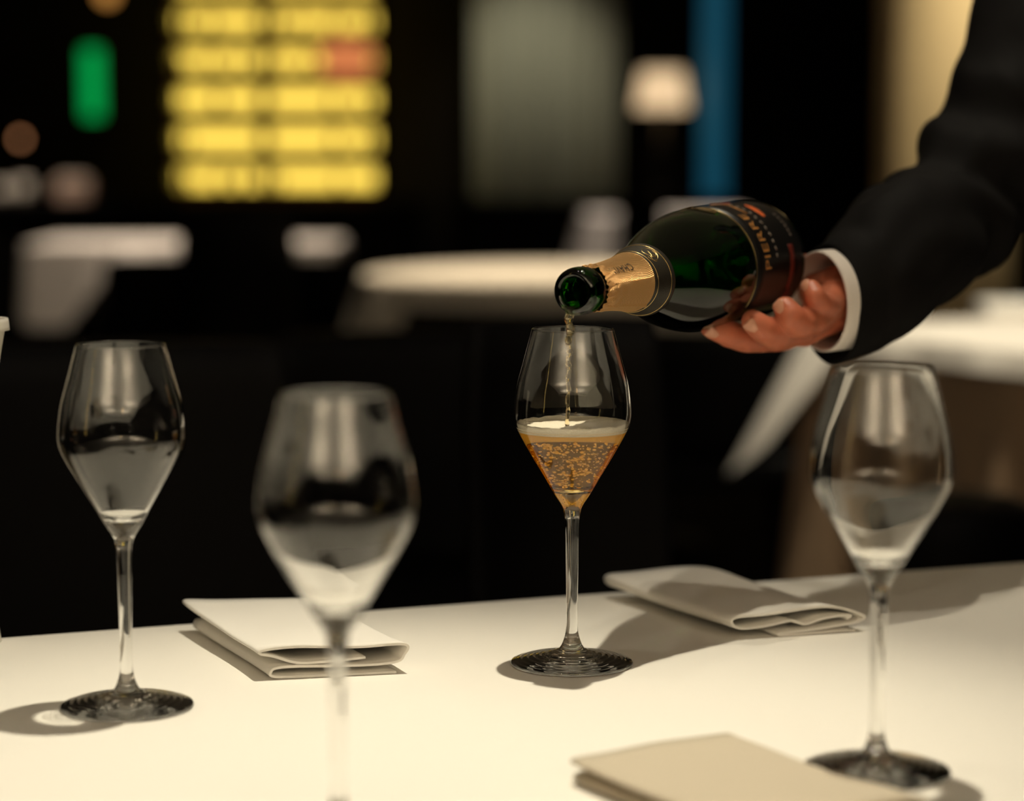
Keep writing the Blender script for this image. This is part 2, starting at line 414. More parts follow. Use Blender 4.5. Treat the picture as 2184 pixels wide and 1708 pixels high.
# materials of the dressing
def foil_mat():
    m = mat('gold_foil', (0.80, 0.47, 0.20), 0.33, 1.0); nt = m.node_tree; b = nt.nodes['Principled BSDF']
    uv = nt.nodes.new('ShaderNodeUVMap'); sp = nt.nodes.new('ShaderNodeSeparateXYZ'); nt.links.new(uv.outputs[0], sp.inputs[0])
    def sn(out, k):
        a = nt.nodes.new('ShaderNodeMath'); a.operation = 'MULTIPLY'; a.inputs[1].default_value = k; nt.links.new(out, a.inputs[0])
        s = nt.nodes.new('ShaderNodeMath'); s.operation = 'SINE'; nt.links.new(a.outputs[0], s.inputs[0]); return s
    sx = sn(sp.outputs[0], 2*math.pi/0.0011); sy = sn(sp.outputs[1], 2*math.pi/0.0013)
    mu = nt.nodes.new('ShaderNodeMath'); mu.operation = 'MULTIPLY'; nt.links.new(sx.outputs[0], mu.inputs[0]); nt.links.new(sy.outputs[0], mu.inputs[1])
    bp = nt.nodes.new('ShaderNodeBump'); bp.inputs['Strength'].default_value = 1.0; bp.inputs['Distance'].default_value = 0.0004
    nt.links.new(mu.outputs[0], bp.inputs['Height']); nt.links.new(bp.outputs['Normal'], b.inputs['Normal'])
    return m
M['foil'] = foil_mat()
M['band'] = mat('black_foil', (0.035, 0.030, 0.022), 0.38, 0.3, bump=0.2, bscale=900)
M['gold'] = mat('gold_print', (0.86, 0.62, 0.26), 0.28, 1.0)
M['label'] = mat('black_paper_label', (0.006, 0.005, 0.0045), 0.38, spec=0.35)
M['copper_ink'] = mat('copper_ink', (0.80, 0.36, 0.10), 0.4, 0.4)
M['orange_ink'] = mat('orange_ink', (0.85, 0.16, 0.03), 0.5)
M['red_ink'] = mat('red_ink', (0.17, 0.016, 0.008), 0.5)
M['grey_ink'] = mat('grey_ink', (0.42, 0.34, 0.28), 0.5)
M['dark_ink'] = mat('dark_ink', (0.02, 0.012, 0.008), 0.5)
def crumple(t, th):
    k = max(0, 1-(t-0.0225)/0.030)*(1 if -0.5 > th-6.283 or th < 5.1 else 0.35)
    d = 0.0019*k*noise.noise(Vector((math.cos(th)*3, math.sin(th)*3, t*160)))+0.0016*k**2*max(0, noise.noise(Vector((math.cos(th)*6+4, math.sin(th)*6, t*90))))
    ridge = 0.0014*math.exp(-((th-rad(-6)-0.10*math.sin(t*120))/0.07)**2)
    ridge2 = 0.0009*math.exp(-((th-rad(62))/0.06)**2)
    fine = 0.00035*math.sin(th*26+t*300)*max(0, 1-(t-0.0225)/0.016)
    edge = 0.0016*noise.noise(Vector((math.cos(th)*4, math.sin(th)*4, 7)))*max(0, 1-(t-0.0225)/0.008)
    return edge, d+ridge+ridge2+fine+0.0006
foil = shell('neck_foil', 0.0225, 0.0815, 0, 2*math.pi, 0.0003, M['foil'], bottle, 60, 220, crumple)
band = shell('foil_band', 0.0805, 0.1025, 0, 2*math.pi, 0.0005, M['band'], bottle, 8, 96, lambda t, th: (0.0007*math.sin(th*2+1), 0.0003))
def wrapline(name, pts, off, r, material, parent):
    """thin raised line on the bottle through (t, theta) points"""
    return tube(name, [surf(t, th, off) for t, th in pts], r, material, parent, 6)
def shift(t, th): return t+0.0007*math.sin(th*2+1)
for tt in (0.0845, 0.0985):
    wrapline('gold_line', [(shift(tt, rad(d)), rad(d)) for d in range(0, 361, 4)], 0.0011, 0.00022, M['gold'], band)
def loopcurve(cx, cy, a, b, rot, a0, a1, n=40):
    out = []
    for i in range(n+1):
        q = math.radians(a0+(a1-a0)*i/n); x, y = a*math.cos(q), b*math.sin(q)
        out.append((cx+x*math.cos(rot)-y*math.sin(rot), cy+x*math.sin(rot)+y*math.cos(rot)))
    return out
def emblem(pts, nm='emblem'):
    wrapline(nm, [(0.0915+s, rad(-47)+c/br(0.0915)) for s, c in pts], 0.0011, 0.00021, M['gold'], band)
emblem(loopcurve(0, 0, 0.0052, 0.0062, 0.3, -150, 150))
emblem(loopcurve(0.0002, -0.001, 0.0036, 0.0050, -0.5, 20, 300))
emblem([(0.001-0.004*q, -0.003+0.006*q+0.002*math.sin(3*q)) for q in [i/14 for i in range(15)]])
emblem(loopcurve(-0.001, 0.004, 0.0022, 0.003, 0.2, 60, 330))
def text_wrap(name, txt, size, fn, material, parent, off, spacing=1.0, extr=0.0):
    cu = bpy.data.curves.new(name, 'FONT'); cu.body = txt; cu.size = size; cu.space_character = spacing; cu.resolution_u = 3
    to = bpy.data.objects.new(name, cu); C.objects.link(to)
    bpy.context.view_layer.update(); dg = bpy.context.evaluated_depsgraph_get()
    me = bpy.data.meshes.new_from_object(to.evaluated_get(dg)); C.objects.unlink(to); bpy.data.objects.remove(to)
    bm = bmesh.new(); bm.from_mesh(me)
    bmesh.ops.subdivide_edges(bm, edges=[e for e in bm.edges if e.calc_length() > size*0.3], cuts=2)
    for vv in bm.verts:
        t, th = fn(vv.co.x, vv.co.y); vv.co = surf(t, th, off)
    bm.to_mesh(me); bm.free(); me.name = name; me.materials.clear(); me.materials.append(material)
    o = bpy.data.objects.new(name, me); C.objects.link(o); o.parent = parent; return o
text_wrap('foil_lettering', 'CHAVIN', 0.0072, lambda x, y: (0.0615-x, rad(-43)+y/br(0.045)), M['dark_ink'], foil, 0.0016, 1.12)
# label
TL0, TL1 = 0.2, 0.287
label = shell('label', TL0, TL1, rad(-165), rad(50), 0.0002, M['label'], bottle, 6, 64)
wrapline('label_edge', [(TL0, rad(d)) for d in range(-165, 51, 3)], 0.0004, 0.00016, M['gold'], label)
def lab(t0, th0): return lambda x, y: (t0-y, rad(th0)-x/0.0442)
text_wrap('label_lettering', 'PIERRE', 0.0155, lab(0.2265, 13), M['copper_ink'], label, 0.00055, 1.05)
for k in range(11):      # lines of print too fine to read: short dashes
    wrapline('fine_print', [(0.2390+0.0012*(k % 2), rad(2-k*7)), (0.2390, rad(-1.5-k*7))], 0.0005, 0.0004, M['grey_ink'], label)
for k in range(6):
    wrapline('fine_print', [(0.2755, rad(-16-k*5)), (0.2755, rad(-18.5-k*5))], 0.0005, 0.0003, M['grey_ink'], label)
def patch(name, tc, thc, a, b, rot, material, n=28):
    pts = loopcurve(0, 0, a, b, rot, 0, 360, n)[:-1]
    v = [surf(tc, rad(thc), 0.00055)]+[surf(tc+s*0.5, rad(thc)+c*0.5/0.044, 0.00055) for s, c in pts]+[surf(tc+s, rad(thc)+c/0.044, 0.00055) for s, c in pts]
    f = [(0, 1+(j+1) % n, 1+j) for j in range(n)]+[(1+j, 1+(j+1) % n, n+1+(j+1) % n, n+1+j) for j in range(n)]
    return mk(name, v, f, material, label)
patch('orange_oval', 0.2555, -53, 0.0042, 0.0095, 0.15, M['orange_ink'])
patch('orange_dot', 0.2475, -82, 0.0035, 0.006, 0.0, M['orange_ink'])
patch('red_leaf', 0.2660, 44, 0.0035, 0.0095, 0.5, M['red_ink'])
patch('red_leaf', 0.2745, 50, 0.0030, 0.009, 0.5, M['red_ink'])
shell('red_stripe', 0.2600, 0.2680, rad(-8), rad(34), 0.0006, M['red_ink'], label, 2, 20, lambda t, th: (0.003*math.cos(th*2.2), 0), 0.0001)
wrapline('copper_flourish', [(0.2335+0.0025*math.sin(i*0.35), rad(-88+i*2.2)) for i in range(19)], 0.0006, 0.00035, M['copper_ink'], label)
seal = patch('gold_seal', 0.1915, -70, 0.0075, 0.0095, 0.0, M['gold']); seal.parent = bottle
wrapline('seal_ring', [(0.1915+s, rad(-70)+c/0.044) for s, c in loopcurve(0, 0, 0.0058, 0.0074, 0, 0, 360)], 0.0007, 0.00025, M['dark_ink'], seal)
# ------------------------------------------------------------------ stream of wine
rs = random.Random(11); sp = []; sr = []
s0 = P(1216, 650, 1.4925); s1 = Vector((GC.x-0.0035, GC.y-0.004, TZ+LEVEL+0.002))
n = 90
for i in range(n+1):
    q = i/n; p = s0.lerp(s1, q)
    x = s0.x+(s1.x-s0.x)*(q**0.7); tw = q*38
    amp = 0.0004*(1-q)+0.00025
    sp.append((x+amp*math.sin(tw), p.y+amp*math.cos(tw*0.9), p.z))
    base = 0.0016*(1-q)**2.0+0.0013+0.0022*math.exp(-(q/0.05)**2)
    sr.append(base*(1+0.14*math.sin(tw*1.7+1)+0.08*math.sin(tw*3.1)))
stream = tube('pouring_wine', sp, sr, M['stream'], None, 20)
tag(stream, 'thin twisting stream of wine falling from bottle mouth into the glass', 'liquid stream')
# ------------------------------------------------------------------ napkins
def napkin(label, profile, origin, ex, ey, thick=0.0016, material=None, sag=0.0, seed=1, cat='napkin'):
    """cloth folded in layers: profile (x,z) in metres seen from its open end, extruded along ey"""
    pr = catmull(profile, 6); K = 14
    L = []
    m = len(pr); left = []; right = []
    for i in range(m):
        a = pr[max(i-1, 0)]; b = pr[min(i+1, m-1)]; dx, dz = b[0]-a[0], b[1]-a[1]; l = math.hypot(dx, dz) or 1
        nx, nz = -dz/l, dx/l
        left.append((pr[i][0]+nx*thick/2, pr[i][1]+nz*thick/2)); right.append((pr[i][0]-nx*thick/2, pr[i][1]-nz*thick/2))
    loop = left+right[::-1]; rings = []
    for k in range(K+1):
        q = k/K; ring = []
        for x, z in loop:
            w_ = noise.noise(Vector((x*22+seed*5, q*2.5, seed)))*0.0022
            zz = max(z*(1-0.10*math.sin(q*math.pi))+w_*(z/0.02)+sag*q*z/0.02*math.exp(-x/0.03), thick*0.25)
            pp = origin+ex*(x+0.002*math.sin(q*4+seed))+ey*(q*1.0+0.004*noise.noise(Vector((x*15, z*40, seed))))+Vector((0, 0, zz))
            ring.append(pp)
        rings.append(ring)
    v, f = loft(rings, True, True, True)
    c = origin.copy(); v = [p-c for p in v]
    o = mk('folded_napkin', v, f, material or M['napkin']); o.location = c
    for pg in o.data.polygons:
        if len(pg.vertices) > 4: pg.use_smooth = False
    tag(o, label, cat, 'folded linen napkins on the foreground table'); receiver(o)
    return o
PA = [(0.070, 0.0128), (0.045, 0.0105), (0.026, 0.0100), (0.010, 0.0152), (0.003, 0.0172), (0.004, 0.0192), (0.020, 0.0198), (0.055, 0.0202), (0.088, 0.0200), (0.0975, 0.0182), (0.0955, 0.0130), (0.088, 0.0078), (0.050, 0.0074), (0.016, 0.0076), (0.0095, 0.0052), (0.0125, 0.0018), (0.04, 0.0012), (0.09, 0.0012)]
p0 = T(541, 1452); p1 = T(866, 1436); p2 = T(392, 1345)
ex = (p1-p0).normalized(); ey = (p2-p0)
napkin('white folded napkin behind the nearest glass, left of the filled glass', PA, p0, ex*((p1-p0).length/0.098), ey, sag=0.004, seed=1)
PB = [(0.086, 0.0098), (0.088, 0.0122), (0.070, 0.0108), (0.056, 0.0078), (0.050, 0.0098), (0.044, 0.0112), (0.026, 0.0088), (0.010, 0.0080), (0.0035, 0.0118), (0.006, 0.0160), (0.025, 0.0172), (0.055, 0.0185), (0.080, 0.0175), (0.0975, 0.0120), (0.0960, 0.0080), (0.080, 0.0052), (0.060, 0.0036), (0.045, 0.0030), (0.036, 0.0022), (0.045, 0.0011), (0.092, 0.0012)]
p0 = T(1556, 1366); p1 = T(1846, 1346); p2 = T(1276, 1275)
ex = (p1-p0).normalized(); ey = (p2-p0)
napkin('white folded napkin right of the filled glass, in the bottle shadow', PB, p0, ex*((p1-p0).length/0.098), ey, sag=0.003, seed=4)
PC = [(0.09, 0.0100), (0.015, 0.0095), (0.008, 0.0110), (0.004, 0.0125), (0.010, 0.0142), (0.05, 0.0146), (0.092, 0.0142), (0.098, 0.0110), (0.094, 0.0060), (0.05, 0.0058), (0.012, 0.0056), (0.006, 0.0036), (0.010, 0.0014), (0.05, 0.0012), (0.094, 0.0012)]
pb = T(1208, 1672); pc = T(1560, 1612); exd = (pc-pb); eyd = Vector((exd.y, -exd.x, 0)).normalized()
napkin('beige folded napkin, darkened for shade, blurred at the bottom edge, nearest the camera', PC, pb+eyd*0.16, exd/0.098, -eyd*0.16, seed=8, material=M['napkin_tan_shaded'])
# ------------------------------------------------------------------ vase cut by the left edge
vx = P(-62, 705, 1.60)
pv = [(0, 0.0), (0.0145, 0.0), (0.015, 0.004), (0.012, 0.03), (0.0115, 0.09), (0.0125, 0.15), (0.0180, 0.19), (0.0245, 0.225), (0.0262, vx.z-TZ)]
zt = vx.z-TZ; pv2 = [(0.0250, zt), (0.0232, 0.225), (0.0165, 0.19), (0.011, 0.15), (0.010, 0.09), (0.0105, 0.03), (0, 0.01)]
v, f = lathe(catmull(pv, 4)+catmull(pv2, 4), 48)
o = mk('vase', v, f, M['white_ceramic']); o.location = (vx.x, 1.60, TZ+0.0002)
tag(o, 'slim white flared vase cut off by the left picture edge', 'vase')
# ------------------------------------------------------------------ waiter: hand, cuff, sleeve
person = empty('person', P(1760, 650, 1.73), 0, 'person in a black suit reaching in from the right, pouring from the bottle', 'person')
inv = Matrix.Translation(-person.location)
def capsule(a, b, ra, rb, n=14):
    a, b = Vector(a), Vector(b); d = b-a; L = d.length or 1e-6; t = d/L; up = t.orthogonal().normalized(); s = t.cross(up); rings = []
    prof = [(ra*math.cos(q), -ra*math.sin(q)) for q in [math.radians(x) for x in (80, 55, 30, 0)]]+[(rb*math.cos(q), L+rb*math.sin(q)) for q in [math.radians(x) for x in (0, 30, 55, 80)]]
    for r, z in prof:
        rings.append([a+t*z+(up*math.cos(2*math.pi*j/n)+s*math.sin(2*math.pi*j/n))*r for j in range(n)])
    return loft(rings, True, True, True)
def blob(c, rx, ry, rz, ax=None, n=16):
    c = Vector(c); v, f = lathe([(math.sin(math.pi*k/10), -math.cos(math.pi*k/10)) for k in range(11)], n)
    q = Vector((0, 0, 1)).rotation_difference(Vector(ax).normalized()).to_matrix() if ax else Matrix.Identity(3)
    return [c+q@Vector((x*rx, y*ry, z*rz)) for x, y, z in v], f
hv, hf = [], []
def addp(vf):
    o_ = len(hv); hv.extend(vf[0]); hf.extend([tuple(i+o_ for i in q) for q in vf[1]])
fingers = {
 'index':  [(1760, 668, 1.742), (1672, 716, 1.706), (1592, 722, 1.676), (1553, 712, 1.662), (1517, 699, 1.654)],
 'middle': [(1770, 660, 1.725), (1706, 704, 1.686), (1655, 713, 1.662), (1628, 702, 1.650), (1607, 686, 1.648)],
 'ring':   [(1775, 648, 1.710), (1735, 682, 1.676), (1704, 690, 1.656), (1688, 676, 1.650), (1676, 658, 1.653)],
 'little': [(1780, 634, 1.706), (1762, 652, 1.682), (1747, 646, 1.668), (1738, 633, 1.664), (1731, 618, 1.668)],
 'thumb':  [(1775, 615, 1.765), (1745, 590, 1.788), (1705, 570, 1.800), (1670, 555, 1.806)],
}
rads = {'index': (0.0122, 0.0114, 0.0106, 0.0098, 0.0080), 'middle': (0.0126, 0.0118, 0.0110, 0.0104, 0.0090), 'ring': (0.0124, 0.0115, 0.0108, 0.0102, 0.0090), 'little': (0.0108, 0.0096, 0.0090, 0.0085, 0.0076), 'thumb': (0.014, 0.0125, 0.011, 0.009)}
FP = {}
for k, pts in fingers.items():
    w3 = [P(*p) for p in pts]; FP[k] = w3
    for i in range(len(w3)-1): addp(capsule(w3[i], w3[i+1], rads[k][i], rads[k][i+1]))
# palm, heel and wrist
addp(capsule(P(1762, 672, 1.742), P(1782, 636, 1.712), 0.0165, 0.0150))
addp(capsule(P(1715, 706, 1.722), P(1768, 660, 1.722), 0.0125, 0.0180))
addp(capsule(P(1768, 655, 1.725), P(1815, 628, 1.760), 0.0205, 0.0215))
addp(capsule(P(1770, 628, 1.735), P(1822, 612, 1.765), 0.0180, 0.0215))
addp(capsule(P(1745, 620, 1.752), P(1790, 620, 1.745), 0.0150, 0.0200))
addp(capsule(P(1812, 630, 1.750), P(1950, 560, 1.800), 0.0250, 0.0300))
hand0 = mk('hand', hv, hf, M['skin'])
rm = hand0.modifiers.new('union', 'REMESH'); rm.mode = 'VOXEL'; rm.voxel_size = 0.0011
sm = hand0.modifiers.new('soften', 'SMOOTH'); sm.factor = 0.5; sm.iterations = 9
bpy.context.view_layer.update(); dg = bpy.context.evaluated_depsgraph_get()
me = bpy.data.meshes.new_from_object(hand0.evaluated_get(dg)); bpy.data.objects.remove(hand0)
me.name = 'hand'
# creases at the joints, tendons
newco = [c for vv in me.vertices for c in (vv.co+vv.normal*(noise.noise(vv.co*95)*0.0005))]
me.vertices.foreach_set('co', newco); me.update()
me.polygons.foreach_set('use_smooth', [True]*len(me.polygons))
hand = bpy.data.objects.new('hand', me); C.objects.link(hand)
if not me.materials: me.materials.append(M['skin'])
hand.parent = person; hand.matrix_parent_inverse = inv
# finger nails: small curved plates on the fingertips, facing the camera side
for k in ('index', 'middle', 'ring', 'little'):
    tip, prev = FP[k][-1], FP[k][-2]; t = (tip-prev).normalized(); r = rads[k][-1]
    tow = (Vector((0, 0, CAMZ))-tip).normalized(); nrm = (tow*0.9+Vector((-0.35, 0, -0.25))); nrm = (nrm-t*nrm.dot(t)).normalized(); sd = t.cross(nrm)
    rows = []
    for i in range(8):
        q = i/7; row = []
        for j in range(9):
            a = (j/8-0.5)*1.25; wid = math.sin(min(q*1.35+0.32, 1.9)) if q < 1 else 0.55
            ang = a*wid; rr = r*(0.985+0.05)*(1-0.10*max(0, q-0.6))
            row.append(tip+t*(-0.003+q*0.0095)+nrm*rr*math.cos(ang)*(1-0.35*max(0, q-0.55)**1.0)+sd*rr*math.sin(ang))
        rows.append(row)
    v, f = loft(rows, False)
    no = mk('fingernail', v, f, M['nail'], hand)
    s_ = no.modifiers.new('thickness', 'SOLIDIFY'); s_.thickness = 0.0006; s_.offset = -1
# shirt cuff
def ringtube(name, rings, material, parent, n=48, cap1=False):
    v, f = loft(rings, True, False, cap1); o = mk(name, v, f, material, parent); o.matrix_parent_inverse = inv if parent == person else Matrix.Identity(4); return o
ca, cb = P(1748, 643, 1.722), P(2150, 600, 1.805); cw = (cb-ca).normalized()
cup = (Vector((-0.10, 0, 1))-cw*Vector((-0.10, 0, 1)).dot(cw)).normalized(); cs = cw.cross(cup)
def cring(d, a, b, n=48):
    c = ca+cw*d; return [c+cup*a*math.cos(2*math.pi*j/n)+cs*b*math.sin(2*math.pi*j/n) for j in range(n)]
rings = [cring(d, a, b) for d, a, b in ((0.045, 0.0340, 0.0330), (0.02, 0.0355, 0.0340), (0.002, 0.0358, 0.0336), (0.0, 0.0365, 0.0343), (0.0002, 0.0374, 0.0352), (0.004, 0.0378, 0.0356), (0.02, 0.0378, 0.0356), (0.045, 0.0360, 0.0345))]
v, f = loft(rings); cuff = mk('shirt_cuff', v, [tuple(reversed(q)) for q in f], M['shirt'], person); cuff.matrix_parent_inverse = inv
# jacket sleeve: (upper edge pixel, lower edge pixel, depth)
SEC = [((1764, 519), (1776, 778), 1.732), ((1805, 480), (1836, 756), 1.742), ((1850, 428), (1905, 712), 1.757), ((1897, 385), (1978, 662), 1.785), ((1930, 366), (2060, 600), 1.845),
       ((1992, 288), (2140, 532), 1.885), ((2033, 185), (2235, 420), 1.915), ((2060, 90), (2300, 250), 1.935), ((2084, -20), (2345, 80), 1.955), ((2125, -190), (2400, -150), 1.985), ((2180, -420), (2470, -450), 2.02), ((2250, -600), (2580, -620), 2.06)]
rows = []
for (ax_, ay_), (bx_, by_), Y in SEC:
    a, b = P(ax_, ay_, Y), P(bx_, by_, Y); rows.append(((a+b)/2, (a-b)/2))
cent = catmull([r[0] for r in rows], 8); half = catmull([r[1] for r in rows], 8)
NS = 72; rings = []
for i in range(len(cent)):
    c = Vector(cent[i]); h = Vector(half[i]); t = (Vector(cent[min(i+1, len(cent)-1)])-Vector(cent[max(i-1, 0)])).normalized()
    # tilt the ring so that it is square to the arm in depth
    dpt = t.cross(h).normalized(); ring = []
    bfac = 0.95 if i > 8 else 0.90
    for j in range(NS):
        a = 2*math.pi*j/NS; k = min(1, i/10)
        wr = 0.0030*math.sin(i*0.62+1.5*math.cos(a)+1.1*math.sin(2*a))*math.exp(-((i-38)/12)**2)*2.2
        wr += 0.0028*noise.noise(Vector((math.cos(a)*2.0, math.sin(a)*2.0, i*0.16)))*k+0.0045*noise.noise(Vector((math.cos(a)*1.2+5, math.sin(a)*1.2, i*0.10)))*k
        wr += 0.0035*math.exp(-((i-25)/2.2)**2)*max(0, math.cos(a))-0.004*math.exp(-((i-30)/2.5)**2)*max(0, math.cos(a-0.5))
        seam = -0.0011*math.exp(-((a-5.35)/0.05)**2)*k
        ring.append(c+h*math.cos(a)*(1+(wr+seam)/h.length)+dpt*(h.length*bfac+wr+seam)*math.sin(a))
    rings.append(ring)
first = rings[0]; c0 = sum(first, Vector())/NS; t0 = (Vector(cent[3])-Vector(cent[0])).normalized()
inner = [[c0+(p-c0)*0.93+t0*d for p in first] for d in (0.06, 0.02, 0.001)]
rings = inner+[[c0+(p-c0)*0.965-t0*0.001 for p in first]]+rings
v, f = loft(rings, True, False, True)
sleeve = mk('jacket_sleeve', v, f, M['suit'], person); sleeve.matrix_parent_inverse = inv
# the rest of the waiter stands to the right, outside the picture
def union(name, parts, material, voxel=0.008, it=6):
    vs, fs = [], []
    for pv_, pf_ in parts:
        o_ = len(vs); vs.extend(pv_); fs.extend([tuple(i+o_ for i in q) for q in pf_])
    t_ = mk(name, vs, fs, material)
    r_ = t_.modifiers.new('union', 'REMESH'); r_.mode = 'VOXEL'; r_.voxel_size = voxel
    s_ = t_.modifiers.new('soften', 'SMOOTH'); s_.factor = 0.5; s_.iterations = it
    bpy.context.view_layer.update(); d_ = bpy.context.evaluated_depsgraph_get()
    m_ = bpy.data.meshes.new_from_object(t_.evaluated_get(d_)); bpy.data.objects.remove(t_); m_.name = name
    m_.polygons.foreach_set('use_smooth', [True]*len(m_.polygons))
    if not m_.materials: m_.materials.append(material)
    o = bpy.data.objects.new(name, m_); C.objects.link(o); o.parent = person; o.matrix_parent_inverse = inv
    return o
bx0, by0 = 0.80, 2.30                       # the body faces the table (toward -Y), right arm forward
sh_end = Vector(cent[-1])
union('jacket', [capsule((bx0-0.13, by0, 1.42), (bx0+0.15, by0+0.03, 1.42), 0.075, 0.085), capsule((bx0-0.07, by0, 1.30), (bx0-0.06, by0, 0.95), 0.135, 0.125), capsule((bx0+0.07, by0+0.02, 1.30), (bx0+0.06, by0, 0.95), 0.135, 0.125),
      capsule((bx0-0.07, by0, 0.95), (bx0-0.07, by0, 0.80), 0.125, 0.13), capsule((bx0+0.07, by0, 0.95), (bx0+0.07, by0, 0.80), 0.125, 0.13),
      capsule(sh_end, (bx0-0.12, by0, 1.41), 0.062, 0.075), capsule((bx0+0.20, by0+0.03, 1.40), (bx0+0.26, by0+0.10, 1.12), 0.068, 0.056), capsule((bx0+0.26, by0+0.10, 1.12), (bx0+0.12, by0+0.20, 0.98), 0.054, 0.042)], M['suit'], 0.009)
union('trousers', [capsule((bx0-0.08, by0, 0.86), (bx0-0.09, by0-0.01, 0.48), 0.095, 0.070), capsule((bx0-0.09, by0-0.01, 0.48), (bx0-0.09, by0+0.02, 0.08), 0.070, 0.058),
      capsule((bx0+0.08, by0, 0.86), (bx0+0.09, by0-0.01, 0.48), 0.095, 0.070), capsule((bx0+0.09, by0-0.01, 0.48), (bx0+0.09, by0+0.02, 0.08), 0.070, 0.058)], M['suit'], 0.009)
for sx in (-0.09, 0.09):
    union('shoe', [capsule((bx0+sx, by0+0.04, 0.045), (bx0+sx, by0-0.14, 0.034), 0.040, 0.032)], M['black_leather'], 0.006, 3)
hc = Vector((bx0-0.02, by0-0.02, 1.66))
head = union('head', [blob(hc, 0.073, 0.088, 0.105), blob(hc+Vector((0, -0.02, -0.055)), 0.056, 0.066, 0.062), capsule((bx0, by0+0.01, 1.44), (bx0-0.01, by0, 1.60), 0.058, 0.052),
      capsule(hc+Vector((0, -0.085, 0.008)), hc+Vector((0, -0.103, -0.028)), 0.009, 0.013), blob(hc+Vector((0.073, 0.005, -0.005)), 0.010, 0.020, 0.032), blob(hc+Vector((-0.073, 0.005, -0.005)), 0.010, 0.020, 0.032),
      capsule(hc+Vector((-0.018, -0.082, -0.055)), hc+Vector((0.018, -0.082, -0.055)), 0.006, 0.006)], M['skin'], 0.004, 4)
M['hair'] = mat('dark_hair', (0.012, 0.008, 0.006), 0.6, bump=0.6, bscale=300)
union('hair', [blob(hc+Vector((0, 0.016, 0.030)), 0.080, 0.088, 0.092)], M['hair'], 0.005, 2)
for sx in (-0.03, 0.03):
    v, f = blob(hc+Vector((sx, -0.076, 0.004)), 0.012, 0.008, 0.007); eye = mk('eye', v, f, M['white_ceramic'], person); eye.matrix_parent_inverse = inv
    v, f = blob(hc+Vector((sx, -0.0825, 0.004)), 0.005, 0.002, 0.005); ir = mk('iris', v, f, M['dark_ink'], eye)
v, f = lathe([(0.062, 0), (0.058, 0.035), (0.054, 0.035), (0.058, 0)], 40)
co = mk('shirt_collar', [(x+bx0, y+by0, z+1.475) for x, y, z in v], f, M['shirt'], person); co.matrix_parent_inverse = inv
# ------------------------------------------------------------------ ceiling downlights over the table
M['lamp_glow'] = mat('lamp_glow', (1, 1, 1), 0.5, emit=(1.0, 0.9, 0.72), estr=60)
M['lamp_glow_main'] = mat('lamp_glow_main', (1, 1, 1), 0.5, emit=(1.0, 0.9, 0.72), estr=330)
def downlight(x, y, label, glow):
    d = empty('downlight', (x, y, CEIL), 0, label, 'ceiling light', 'ceiling downlights')
    v, f = lathe([(0.046, -0.0), (0.052, -0.004), (0.048, -0.010), (0.038, -0.010), (0.037, -0.002), (0.037, -0.0)], 32); mk('trim_ring', v, f, M['metal_dark'], d)
    v, f = lathe([(0.0, -0.004), (0.036, -0.004)], 32, True); mk('lens', v, f, glow, d)
for i, (x, y) in enumerate(LAMPS):
    downlight(x, y, ['recessed ceiling downlight above the filled glass', 'recessed ceiling downlight above the left side of the table', 'recessed ceiling downlight behind the table', 'recessed ceiling downlight in front of the right glass'][i], M['lamp_glow_main' if i == 0 else 'lamp_glow'])
M['uplamp'] = mat('uplight_glow', (1, 1, 1), 0.5, emit=(1.0, 0.82, 0.55), estr=3)
for i, (x, y) in enumerate(UPL):  # made-up housings for the added ceiling uplights
    b = empty('added_uplight', (x, y, 1.90), 0, ['added unseen uplight, near left, behind the viewer', 'added unseen uplight, near right, behind the viewer', 'added unseen uplight, far left, behind the viewer', 'added unseen uplight, far right, behind the viewer'][i], 'ceiling light', 'added unseen uplights')
    box('housing', (-0.75, -0.08, -0.04), (0.75, 0.08, 0.0), M['metal_dark'], b)
    for sx in (-0.6, 0.6): tube('cord', [(sx, 0, 0), (sx, 0, CEIL-1.90)], 0.002, M['metal_dark'], b, 6)
# light bar on the left and a pendant behind the camera: both mirror in the glasses
M['bar_glow'] = mat('amber_glow', (1, 0.8, 0.4), 0.5, emit=(1.0, 0.68, 0.18), estr=6)
bar = empty('wall_light', (-3.0, -0.25, 0), 0, 'tall amber light bar on a black post left of the table', 'wall light')
box('post', (-0.05, -0.05, 0), (0.05, 0.05, 2.6), M['metal_dark'], bar); box('light_strip', (0.051, -0.012, 0.9), (0.065, 0.012, 2.5), M['bar_glow'], bar)
pd = empty('pendant_lamp', (0.55, -2.4, CEIL), 0, 'warm pendant lamp hanging behind the viewer', 'pendant lamp')
tube('cord', [(0, 0, 0), (0, 0, -0.55)], 0.003, M['metal_dark'], pd, 6)
v, f = lathe([(0, -0.55), (0.05, -0.56), (0.07, -0.70), (0.06, -0.86), (0, -0.88)], 24, True); mk('shade', v, f, mat('pendant_glow', (1, .7, .4), .5, emit=(1.0, 0.6, 0.28), estr=5), pd)
